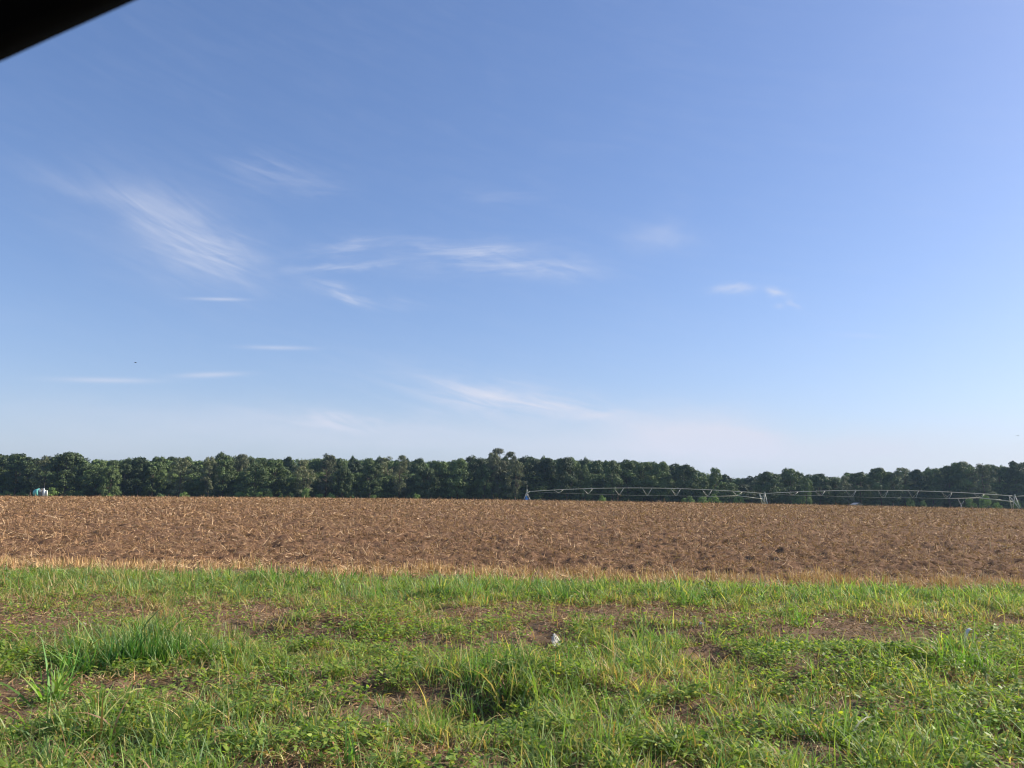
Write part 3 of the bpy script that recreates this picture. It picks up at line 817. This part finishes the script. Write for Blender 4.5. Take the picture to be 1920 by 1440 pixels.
# sprayer and tanks standing at the far left
def farm_kit():
    c = atY(74, 932, 172); g = gz_at(c.x, 172.0)
    r1 = empty('tank_trailer', (c.x, 172, g))
    def dome(m):
        tube_bm(m, [(-1.55, 0, 1.75), (-1.45, 0, 1.75), (-1.1, 0, 1.75), (-.55, 0, 1.75), (-.15, 0, 1.75), (-.05, 0, 1.75)], [.35, .62, .86, 1.0, 1.0, .8], 16)
    bm_obj('teal_tank', dome, M_TEAL, r1)
    bm_obj('frame', lambda m: (box_bm(m, (.35, 0, 1.85), (.75, 1.1, 1.5), bev=.04), tube_bm(m, [(-1.5, -.6, .75), (1.75, -.6, .75)], .07, 6), tube_bm(m, [(-1.5, .6, .75), (1.75, .6, .75)], .07, 6),
                              tube_bm(m, [(-.05, 0, 2.6), (.5, 0, 2.75)], .08, 6)), M_GREY, r1)
    bm_obj('white_tank', lambda m: tube_bm(m, [(1.12, 0, .9), (1.12, 0, 1.9), (1.08, 0, 2.2), (.98, 0, 2.5), (.93, 0, 2.85)], [.42, .42, .38, .16, .09], 16), M_WHITE, r1)
    bm_obj('side_panel', lambda m: (box_bm(m, (.28, -.6, 2.3), (.7, .06, .5), Euler((0, .5, 0)).to_matrix(), .02)), M_WHITE, r1)
    bm_obj('filter_housing', lambda m: tube_bm(m, [(1.78, 0, .9), (1.78, 0, 1.7), (1.76, 0, 2.0), (1.72, 0, 2.4)], [.24, .24, .2, .13], 12), simple('dull white plastic', (.5, .5, .46), .5), r1)
    bm_obj('whip_antenna', lambda m: tube_bm(m, [(1.0, 0, 2.4), (1.06, 0, 4.2)], .02, 4), M_GREY, r1)
    for sx in (-.8, .9):
        bm_obj('wheel', lambda m: (tube_bm(m, [(sx, -.85, .45), (sx, -.62, .45)], .45, 14)), M_DARK, r1)
        bm_obj('wheel', lambda m: (tube_bm(m, [(sx, .85, .45), (sx, .62, .45)], .45, 14)), M_DARK, r1)
    r1.scale = (.86, .86, .93)
    tag(r1, 'small trailer of teal and white tanks standing before the trees at the far left', 'tank trailer')
farm_kit()

# tin-roofed shed and drum under the trees
c = atY(1606, 945, 318); g = gz_at(c.x, 318.0)
r1 = empty('shed', (c.x, 318, g), .25)
bm_obj('wall', lambda m: box_bm(m, (0, 0, 1.1), (2.4, 3, 2.2)), M_WALLWOOD, r1)
def rf(m):
    for s in (-1, 1):
        box_bm(m, (s * .85, 0, 2.62), (2.0, 3.4, .08), Euler((0, s * .42, 0)).to_matrix())
bm_obj('roof', rf, M_ROOFTIN, r1)
tag(r1, 'small tin-roofed shed in the shade of the trees, left of the blue-grey drum', 'shed')
c = atY(1648, 947, 320); g = gz_at(c.x, 320.0)
o = bm_obj('drum', lambda m: [tube_bm(m, [(0, 0, 0), (0, 0, .05), (0, 0, .6), (0, 0, .66), (0, 0, 1.25), (0, 0, 1.3)], [.5, .48, .48, .5, .48, .5], 16)], simple('blue-grey drum', (.20, .27, .36), .5))
o.location = (c.x, 320, g + .0); tag(o, 'blue-grey drum standing right of the small shed', 'drum')

# two far birds
for px, py, Yd, lab in ((254, 680, 150, 'tiny dark bird gliding high in the left sky'), (1908, 817, 200, 'tiny bird low over the trees at the right edge')):
    p = atY(px, py, Yd)
    root = empty('bird', p, .4)
    bm_obj('body', lambda m: tube_bm(m, [(-.22, 0, 0), (-.1, 0, .01), (.05, 0, .01), (.2, 0, 0), (.32, 0, -.01)], [.015, .05, .055, .03, .012], 8), M_BIRD, root)
    for s in (-1, 1):
        bm_obj('wing', lambda m: (box_bm(m, (0, s * .17, .03), (.14, .3, .015), Euler((s * .15, 0, 0)).to_matrix()), box_bm(m, (-.03, s * .42, .05), (.09, .24, .012), Euler((-s * .1, 0, 0)).to_matrix())), M_BIRD, root)
    tag(root, lab, 'bird')

# ------------------------------------------------------------------ trees
def crown_mesh(seed, kind):
    """leaf clumps on many lobes around a tree of height 1 (unit), radius rr"""
    rg = np.random.default_rng(seed)
    cfg = {'broad': dict(n=74, rr=.29, low=.22, lob=(.050, .110), leaf=.016, per=135, pw=3.0, fl=.66),
           'tall': dict(n=60, rr=.21, low=.24, lob=(.045, .095), leaf=.016, per=125, pw=2.4, fl=.6),
           'airy': dict(n=56, rr=.25, low=.2, lob=(.045, .085), leaf=.013, per=110, pw=2.0, fl=.65),
           'low': dict(n=74, rr=.39, low=.05, lob=(.06, .12), leaf=.018, per=130, pw=2.8, fl=1.0),
           'shrub': dict(n=16, rr=.50, low=.10, lob=(.16, .28), leaf=.045, per=90, pw=2.4, fl=1.0)}[kind]
    cen, rad = [], []
    skew = rg.uniform(-.04, .04, 2)
    for k in range(cfg['n']):
        t = rg.random() ** .85 * .97
        r_ = rg.uniform(*cfg['lob'])
        top = 1 - r_ * .95 - .06 * rg.random()
        env = cfg['rr'] * (max(cfg.get('cap', .12), 1 - ((t - .40) / .60) ** cfg['pw']) ** .5 if t > .40 else cfg['fl'] + (1 - cfg['fl']) * t / .40)
        a = rg.uniform(0, 2 * math.pi)
        env *= 1 + .20 * math.sin(2 * a + seed) + .10 * math.sin(5 * a + seed * 2 + t * 4)
        q = env * (rg.uniform(.62, 1.0) if rg.random() < .85 else rg.uniform(.1, .6))
        cen.append((q * math.cos(a) + skew[0] * t, q * math.sin(a) + skew[1] * t, cfg['low'] + (top - cfg['low']) * t)); rad.append(r_)
    cen = np.array(cen); rad = np.array(rad)
    m = cfg['per']
    ci = np.repeat(np.arange(len(cen)), (m * (rad / rad.mean()) ** 1.6).astype(int)); n = len(ci)
    d = rg.normal(size=(n, 3)); d /= np.linalg.norm(d, axis=1)[:, None]
    d[:, 2] = np.where(d[:, 2] < -.35, -d[:, 2], d[:, 2])
    rr = rad[ci] * rg.uniform(.72, 1.10, n) * (1 + .25 * np.sin(d[:, 0] * 7 + ci) * np.sin(d[:, 1] * 6 + ci * 2))
    P = cen[ci] + d * rr[:, None] * np.array([1, 1, .8])
    P[:, 2] = np.clip(P[:, 2], .005, None)
    nrm = d + rg.normal(0, .38, (n, 3)); nrm /= np.linalg.norm(nrm, axis=1)[:, None]
    t1 = np.cross(nrm, rg.normal(size=(n, 3))); t1 /= np.linalg.norm(t1, axis=1)[:, None]
    t2 = np.cross(nrm, t1)
    s = cfg['leaf'] * rg.uniform(.55, 1.35, n)
    V = np.stack([P - t1 * s[:, None], P - t2 * s[:, None] * .6 + nrm * s[:, None] * .15, P + t1 * s[:, None], P + t2 * s[:, None] * .6 + nrm * s[:, None] * .15], 1).reshape(-1, 3)
    Q = np.arange(n * 4).reshape(-1, 4)
    tone = {'broad': (.082, .118, .044), 'tall': (.070, .102, .040), 'airy': (.115, .128, .072), 'low': (.105, .148, .050), 'shrub': (.125, .19, .05)}[kind]
    lobt = rg.uniform(.65, 1.4, len(cen))
    c = np.array(tone) * (lobt[ci] * rg.uniform(.8, 1.25, n))[:, None] * (1 + rg.normal(0, .05, (n, 3)))
    return np_mesh('crown', V, Q, np.repeat(c, 4, 0), smooth=False), cen, rad

def trunk_mesh(seed, cen, kind):
    rg = random.Random(seed)
    bm = bmesh.new()
    top = .80
    pts = [Vector((.012 * math.sin(k * 1.3 + seed), .012 * math.cos(k * 1.7 + seed), top * k / 7)) for k in range(8)]
    tube_bm(bm, pts, [.020 * (1 - .8 * k / 7) + (.008 if k == 0 else 0) for k in range(8)], 7)
    for k in range(11):
        z = .18 + .5 * k / 10; i = min(6, int(z / top * 7)); p0 = pts[i].lerp(pts[i + 1], z / top * 7 - i)
        c = Vector(cen[rg.randrange(len(cen))]); c.z = max(c.z, z + .06)
        mid = p0.lerp(c, .5) + Vector((0, 0, -.02))
        tube_bm(bm, [p0, mid, c], [.009 * (1 - z * .5), .006, .002], 5)
    me = D.meshes.new('trunk'); bm.to_mesh(me); bm.free(); me.materials.append(M_BARK)
    return me

PROTO = {}
for kind, cnt in (('broad', 4), ('tall', 4), ('airy', 3), ('low', 2), ('shrub', 3)):
    PROTO[kind] = []
    for k in range(cnt):
        cm, cen, rad = crown_mesh(hash2(np.array([k]), np.array([len(kind)]), 3)[0] * 1e6 // 1 + k, kind) if False else crown_mesh(100 * len(kind) + 17 * k + ord(kind[0]), kind)
        cm.materials.append(M_TREE)
        PROTO[kind].append((cm, trunk_mesh(k + 3, cen, kind)))

def plant_tree(px, top_px, hw_px, Yd, kind, name, label, cat, group, rgn, base_off=0.0):
    base = atY(px, 930, Yd); x = base.x
    g = gz_at(x, Yd) - .1
    topz = atY(px, top_px, Yd).z
    H = topz - g
    widpx = {'broad': .36, 'tall': .27, 'airy': .30, 'low': .48, 'shrub': .70}[kind]
    sx = (hw_px / FPX * Yd) / (widpx)                 # x/y scale so that the crown is as wide as in the photograph
    root = empty(name, (x, Yd, g), rgn.uniform(0, 6.28)); root.scale = (sx, sx * rgn.uniform(.85, 1.1), H)
    cm, tm = rgn.choice(PROTO[kind])
    c = D.objects.new('crown', cm); C.objects.link(c); c.parent = root
    t = D.objects.new('trunk' if kind != 'shrub' else 'stem', tm); C.objects.link(t); t.parent = root
    tag(root, label, cat, group)
    return root

SKY = [(-60, 846), (0, 845), (30, 843), (60, 852), (85, 853), (122, 843), (150, 857), (190, 856), (245, 851), (300, 852), (340, 851), (375, 857), (400, 853), (430, 847), (480, 850), (500, 854), (530, 851),
       (575, 853), (610, 847), (640, 852), (690, 849), (725, 853), (755, 855), (775, 853), (830, 857), (860, 854), (900, 851), (960, 850), (1000, 850), (1080, 851), (1110, 853), (1150, 857), (1180, 856), (1220, 858),
       (1250, 862), (1280, 866), (1310, 876), (1345, 880), (1360, 887), (1385, 889), (1415, 889), (1440, 885), (1475, 878), (1500, 878), (1512, 887), (1560, 887), (1600, 883), (1640, 877), (1680, 876), (1720, 875),
       (1760, 872), (1800, 864), (1840, 866), (1900, 866), (1930, 860), (1990, 855)]
sx_, sy_ = zip(*SKY)
def skyline(px): return float(np.interp(px, sx_, sy_))

# front row: px, top px, half-width px, kind, tone word
FRONT = [(-42, 848, 24, 'broad'), (-8, 846, 22, 'broad'), (28, 845, 22, 'tall'), (55, 852, 19, 'tall'), (80, 850, 16, 'airy'), (120, 842, 27, 'broad'), (152, 862, 18, 'tall'), (178, 868, 20, 'broad'),
         (205, 866, 20, 'low'), (232, 862, 20, 'broad'), (258, 853, 19, 'tall'), (285, 860, 17, 'broad'), (305, 852, 22, 'broad'), (336, 853, 18, 'airy'), (362, 866, 17, 'tall'), (389, 851, 14, 'airy'),
         (417, 843, 21, 'broad'), (447, 846, 22, 'airy'), (476, 866, 29, 'low'), (512, 856, 23, 'broad'), (545, 862, 20, 'tall'), (570, 858, 19, 'airy'), (610, 845, 22, 'airy'), (640, 872, 19, 'broad'),
         (664, 860, 20, 'tall'), (693, 862, 21, 'broad'), (724, 851, 20, 'airy'), (748, 849, 16, 'airy'), (776, 866, 18, 'tall'), (800, 872, 18, 'broad'), (828, 860, 22, 'broad'), (858, 855, 20, 'broad'), (890, 849, 25, 'broad'),
         (923, 844, 17, 'airy'), (938, 835, 20, 'airy'), (952, 842, 18, 'airy'), (908, 866, 17, 'broad'), (966, 858, 19, 'airy'), (992, 850, 24, 'broad'), (1030, 854, 22, 'tall'), (1062, 852, 21, 'broad'), (1092, 862, 19, 'low'), (1118, 860, 20, 'tall'),
         (1148, 858, 22, 'broad'), (1176, 856, 19, 'tall'), (1206, 860, 22, 'broad'), (1238, 861, 22, 'broad'), (1266, 864, 19, 'tall'), (1290, 866, 22, 'broad'), (1322, 889, 17, 'low'), (1343, 873, 14, 'broad'),
         (1368, 900, 17, 'low'), (1392, 904, 15, 'tall'), (1418, 896, 14, 'airy'), (1442, 880, 18, 'broad'), (1483, 874, 26, 'broad'), (1512, 893, 14, 'low'), (1538, 884, 20, 'tall'), (1566, 892, 17, 'broad'),
         (1590, 890, 15, 'airy'), (1614, 882, 20, 'broad'), (1652, 872, 21, 'broad'), (1674, 882, 15, 'broad'), (1697, 873, 16, 'airy'), (1724, 876, 18, 'tall'), (1750, 874, 20, 'broad'), (1780, 868, 22, 'tall'), (1808, 860, 24, 'broad'),
         (1845, 864, 24, 'airy'), (1878, 868, 20, 'broad'), (1908, 860, 20, 'tall'), (1938, 857, 24, 'broad'), (1975, 860, 24, 'tall')]
WORD = {'broad': 'broad dark green tree', 'tall': 'slender dark tree', 'airy': 'pale grey-green loose-leaved tree', 'low': 'low light green tree'}
MARKS = [(72, 'the teal and white tanks'), (476, 'the bulging light green tree'), (938, 'the tallest loose treetop'), (988, 'the blue pivot base'), (1434, 'the first drive tower'), (1606, 'the small shed'), (1903, 'the second drive tower')]
ORD = 'first second third fourth fifth sixth seventh eighth ninth tenth eleventh twelfth thirteenth fourteenth fifteenth sixteenth seventeenth eighteenth nineteenth twentieth'.split()
def ordinal(k): return ORD[k] if k < 20 else 'twenty-' + ORD[k - 20]
def row_labels(items, where, words=WORD):
    xs_ = sorted(range(len(items)), key=lambda i: items[i][0]); lab = {}
    inside = [j for j in xs_ if -15 <= items[j][0] <= 1935]
    for i in xs_:
        px = items[i][0]
        if i not in inside:
            k = sum(1 for j in xs_ if (px < items[j][0] < -15) or (px > items[j][0] > 1935))
            lab[i] = f"{words[items[i][3]]}, {ordinal(k)} of the {where} past the {'left' if px < 0 else 'right'} picture edge"; continue
        m = min(MARKS, key=lambda q: abs(q[0] - px))
        same = sorted([j for j in inside if min(MARKS, key=lambda q: abs(q[0] - items[j][0])) is m and (items[j][0] > m[0]) == (px > m[0])], key=lambda j: abs(items[j][0] - m[0]))
        lab[i] = f"{words[items[i][3]]}, {ordinal(same.index(i))} of the {where} {'right' if px > m[0] else 'left'} of {m[1]}"
    return lab
rgn = random.Random(5)
fl = row_labels(FRONT, 'front row')
for i, (px, tp, hw, kind) in enumerate(FRONT):
    if px in (-42, 1975): pass
    Yd = 341 + rgn.uniform(-10, 14) + (10 if kind in ('tall',) else 0)
    if kind == 'low': Yd -= 8
    lab = fl[i]
    if px == 938: lab = 'tallest loose grey-green treetop of the front row, just left of the pivot base'
    if px == 476: lab = 'light green spreading tree bulging forward from the front row left of centre'
    plant_tree(px, tp, hw * rgn.uniform(1.05, 1.45), Yd, kind, 'tree', lab, 'tree', 'trees in the front row of the woodland', rgn)
BACK = []
px = -40
while px < 1975:
    BACK.append((px, skyline(px) + rgn.uniform(-2.0, 6.0), rgn.uniform(13, 24), rgn.choice(['broad', 'tall', 'broad', 'low' if False else 'broad'])))
    px += rgn.uniform(17, 31)
bl = row_labels(BACK, 'second row', {'broad': 'rounded treetop behind', 'tall': 'slender treetop behind'})
for i, (px, tp, hw, kind) in enumerate(BACK):
    plant_tree(px, tp, hw, 380 + rgn.uniform(-8, 8), kind, 'tree', bl[i], 'tree', 'treetops of the second row', rgn)

# the wood beyond, too dense to count
def wood(name, rows, label, seed, wf=1.05, kindsel=('broad', 'low')):
    rg = random.Random(seed); Vs, Qs, Cs, n = [], [], [], 0
    for Yd, dpx, step in rows:
        px = -70
        while px < 2000:
            cm = PROTO[rg.choice(kindsel)][rg.randrange(2)][0]
            V = np.empty(len(cm.vertices) * 3, np.float32); cm.vertices.foreach_get('co', V); V = V.reshape(-1, 3)
            col_ = np.empty(len(V) * 4, np.float32); cm.attributes['col'].data.foreach_get('color', col_); col_ = col_.reshape(-1, 4)[:, :3]
            sel = np.repeat(RNG.random(len(V) // 4) < .6, 4); V, col_ = V[sel], col_[sel]
            b0 = atY(px, 930, Yd); g = gz_at(b0.x, Yd) - .1; H = atY(px, skyline(px) + dpx + rg.uniform(-1, 3), Yd).z - g
            a = rg.uniform(0, 6.28); c, s = math.cos(a), math.sin(a); w_ = H * wf
            V2 = np.c_[(V[:, 0] * c - V[:, 1] * s) * w_ + b0.x, (V[:, 0] * s + V[:, 1] * c) * w_ + Yd, V[:, 2] * H + g]
            Vs.append(V2); Cs.append(col_ * rg.uniform(.85, 1.15)); n += len(V2)
            px += rg.uniform(.8, 1.2) * step
    V = np.concatenate(Vs)
    o = link_mesh(name, np_mesh(name, V, np.arange(len(V)).reshape(-1, 4), np.concatenate(Cs), False), M_TREE)
    tag(o, label, 'woodland', kind='stuff')
wood('distant_woodland', [(410, 6, 24), (440, 5, 24)], 'dense green woodland canopy behind the rows of trees', 3)
wood('undergrowth', [(353, 30, 13), (362, 40, 10)], 'dark leafy undergrowth filling the foot of the wood', 8, wf=1.6)

# leafy shrubs at the foot of the wood
SHR = [(12, 920, 14), (40, 922, 12), (92, 914, 16), (128, 922, 13), (148, 920, 12), (200, 924, 12), (300, 925, 12), (345, 922, 12), (450, 922, 14), (470, 917, 16), (487, 922, 12), (506, 922, 12), (530, 925, 11),
       (545, 924, 10), (573, 914, 10), (600, 926, 12), (620, 924, 10), (660, 924, 12), (700, 928, 10), (780, 926, 10), (1130, 929, 10), (1290, 930, 14), (1318, 931, 12), (1340, 926, 12), (1386, 926, 12),
       (1497, 926, 15), (1511, 930, 11), (1706, 934, 9), (1730, 938, 8), (1818, 934, 11), (1846, 926, 13), (1868, 942, 9), (1906, 938, 8)]
sl = row_labels([(a, 0, 0, 'low') for a, b_, c in SHR], 'shrubs', {'low': 'light green shrub'})
for i, (px, tp, hw) in enumerate(SHR):
    plant_tree(px, tp - 2, hw, 326 + rgn.uniform(-3, 3), 'shrub', 'shrub', sl[i], 'shrub', 'shrubs along the foot of the wood', rgn)
# sunlit dry grass tufts where the light reaches the ground
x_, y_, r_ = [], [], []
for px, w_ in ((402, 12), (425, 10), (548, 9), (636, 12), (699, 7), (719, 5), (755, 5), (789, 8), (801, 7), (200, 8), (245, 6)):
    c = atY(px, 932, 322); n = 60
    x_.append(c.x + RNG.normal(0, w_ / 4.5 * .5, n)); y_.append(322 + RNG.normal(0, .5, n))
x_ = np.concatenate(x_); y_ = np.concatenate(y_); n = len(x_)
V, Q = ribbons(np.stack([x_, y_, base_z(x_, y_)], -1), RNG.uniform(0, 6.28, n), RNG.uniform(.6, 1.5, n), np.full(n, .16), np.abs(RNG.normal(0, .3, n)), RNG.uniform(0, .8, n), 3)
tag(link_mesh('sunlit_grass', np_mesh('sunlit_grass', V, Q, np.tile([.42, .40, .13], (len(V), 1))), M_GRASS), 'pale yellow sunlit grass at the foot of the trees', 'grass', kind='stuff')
# bleached forked snag among the trees
def snag(px, py_top, Yd, label):
    c = atY(px, py_top, Yd); g = gz_at(c.x, Yd); H = c.z - g
    root = empty('dead_tree', (c.x, Yd, g))
    bm_obj('trunk', lambda m: tube_bm(m, [(.2, 0, 0), (.1, 0, H * .35), (0, 0, H * .5)], [.35, .28, .22], 8), M_PALEBARK, root)
    bm_obj('branch', lambda m: tube_bm(m, [(0, 0, H * .48), (-.7, 0, H * .75), (-1.0, .2, H)], [.2, .14, .04], 6), M_PALEBARK, root)
    bm_obj('branch', lambda m: tube_bm(m, [(0, 0, H * .48), (.7, -.2, H * .66), (1.2, -.2, H * .8)], [.18, .12, .04], 6), M_PALEBARK, root)
    tag(root, label, 'dead tree')
snag(1801, 934, 322, 'bleached forked dead trunk at the foot of the wood, right of the small shed')

# ------------------------------------------------------------------ the car the picture was taken from
root = empty('car', (0, -.9, -.0))
tag(root, 'black car whose window frame crosses the top left corner', 'car')
FY = .40
top_edge = [(-700, 470), (-480, 330), (-300, 240), (-120, 153), (0, 101), (85, 62), (165, 26), (240, -8), (365, -60), (550, -116), (800, -160), (1150, -200), (1700, -225), (2300, -235)]
inner = [atY(px, py, FY) for px, py in top_edge]
def frame(m):
    n_ = len(inner); rings = []
    for i, p in enumerate(inner):
        t = (inner[min(i + 1, n_ - 1)] - inner[max(i - 1, 0)]); t.y = 0; t.normalize()
        nr = Vector((-t.z, 0, t.x))
        prof = [(0.0, -.012), (0.004, .010), (.03, .030), (.12, .040), (.16, .02), (.16, -.09), (.10, -.10), (.02, -.035)]
        rings.append([m.verts.new(p + nr * a + Vector((0, b_, 0)) + Vector((0, .9, 0))) for a, b_ in prof])
    for a, c in zip(rings, rings[1:]):
        for k in range(8):
            f = m.faces.new((a[k], a[(k + 1) % 8], c[(k + 1) % 8], c[k])); f.smooth = True
    m.faces.new(rings[0]); m.faces.new(rings[-1][::-1])
bm_obj('window_frame', frame, M_TRIM, root)
zt = inner[-1].z; xl = inner[0].x; xr = inner[-1].x
bm_obj('roof', lambda m: box_bm(m, ((inner[9].x + xr + 1.0) / 2, FY + .9 - .78, zt + .17), (xr + 1.0 - inner[9].x, 1.45, .05), bev=.02), M_TRIM, root)
bm_obj('door_panel', lambda m: (box_bm(m, ((xl + xr) / 2, FY + .9 + .03, .98), (xr - xl + .1, .12, 1.0), bev=.04)), M_PAINT, root)
bm_obj('rear_pillar', lambda m: box_bm(m, (xr + .03, FY + .9, (zt + 1.45) / 2 + .05), (.12, .10, zt - 1.35), bev=.02), M_TRIM, root)
bm_obj('sill', lambda m: box_bm(m, ((xl + xr) / 2, FY + .9 - .7, .50), (xr - xl + .1, 1.4, .12), bev=.03), M_TRIM, root)

# ------------------------------------------------------------------ air
HAZE = 0.00010
if HAZE:
    bm = bmesh.new(); box_bm(bm, (0, 500, 20), (7000, 8000, 60 - 6 + 0.0))
    me = D.meshes.new('haze'); bm.to_mesh(me); bm.free()
    m, k = new_mat('haze')
    v = k.n('ShaderNodeVolumePrincipled'); v.inputs['Color'].default_value = (.50, .74, 1.0, 1); v.inputs['Density'].default_value = HAZE
    v.inputs['Anisotropy'].default_value = .3
    o = k.n('ShaderNodeOutputMaterial'); k.link(v.outputs[0], o.inputs['Volume'])
    tag(link_mesh('haze', me, m), kind='stuff')
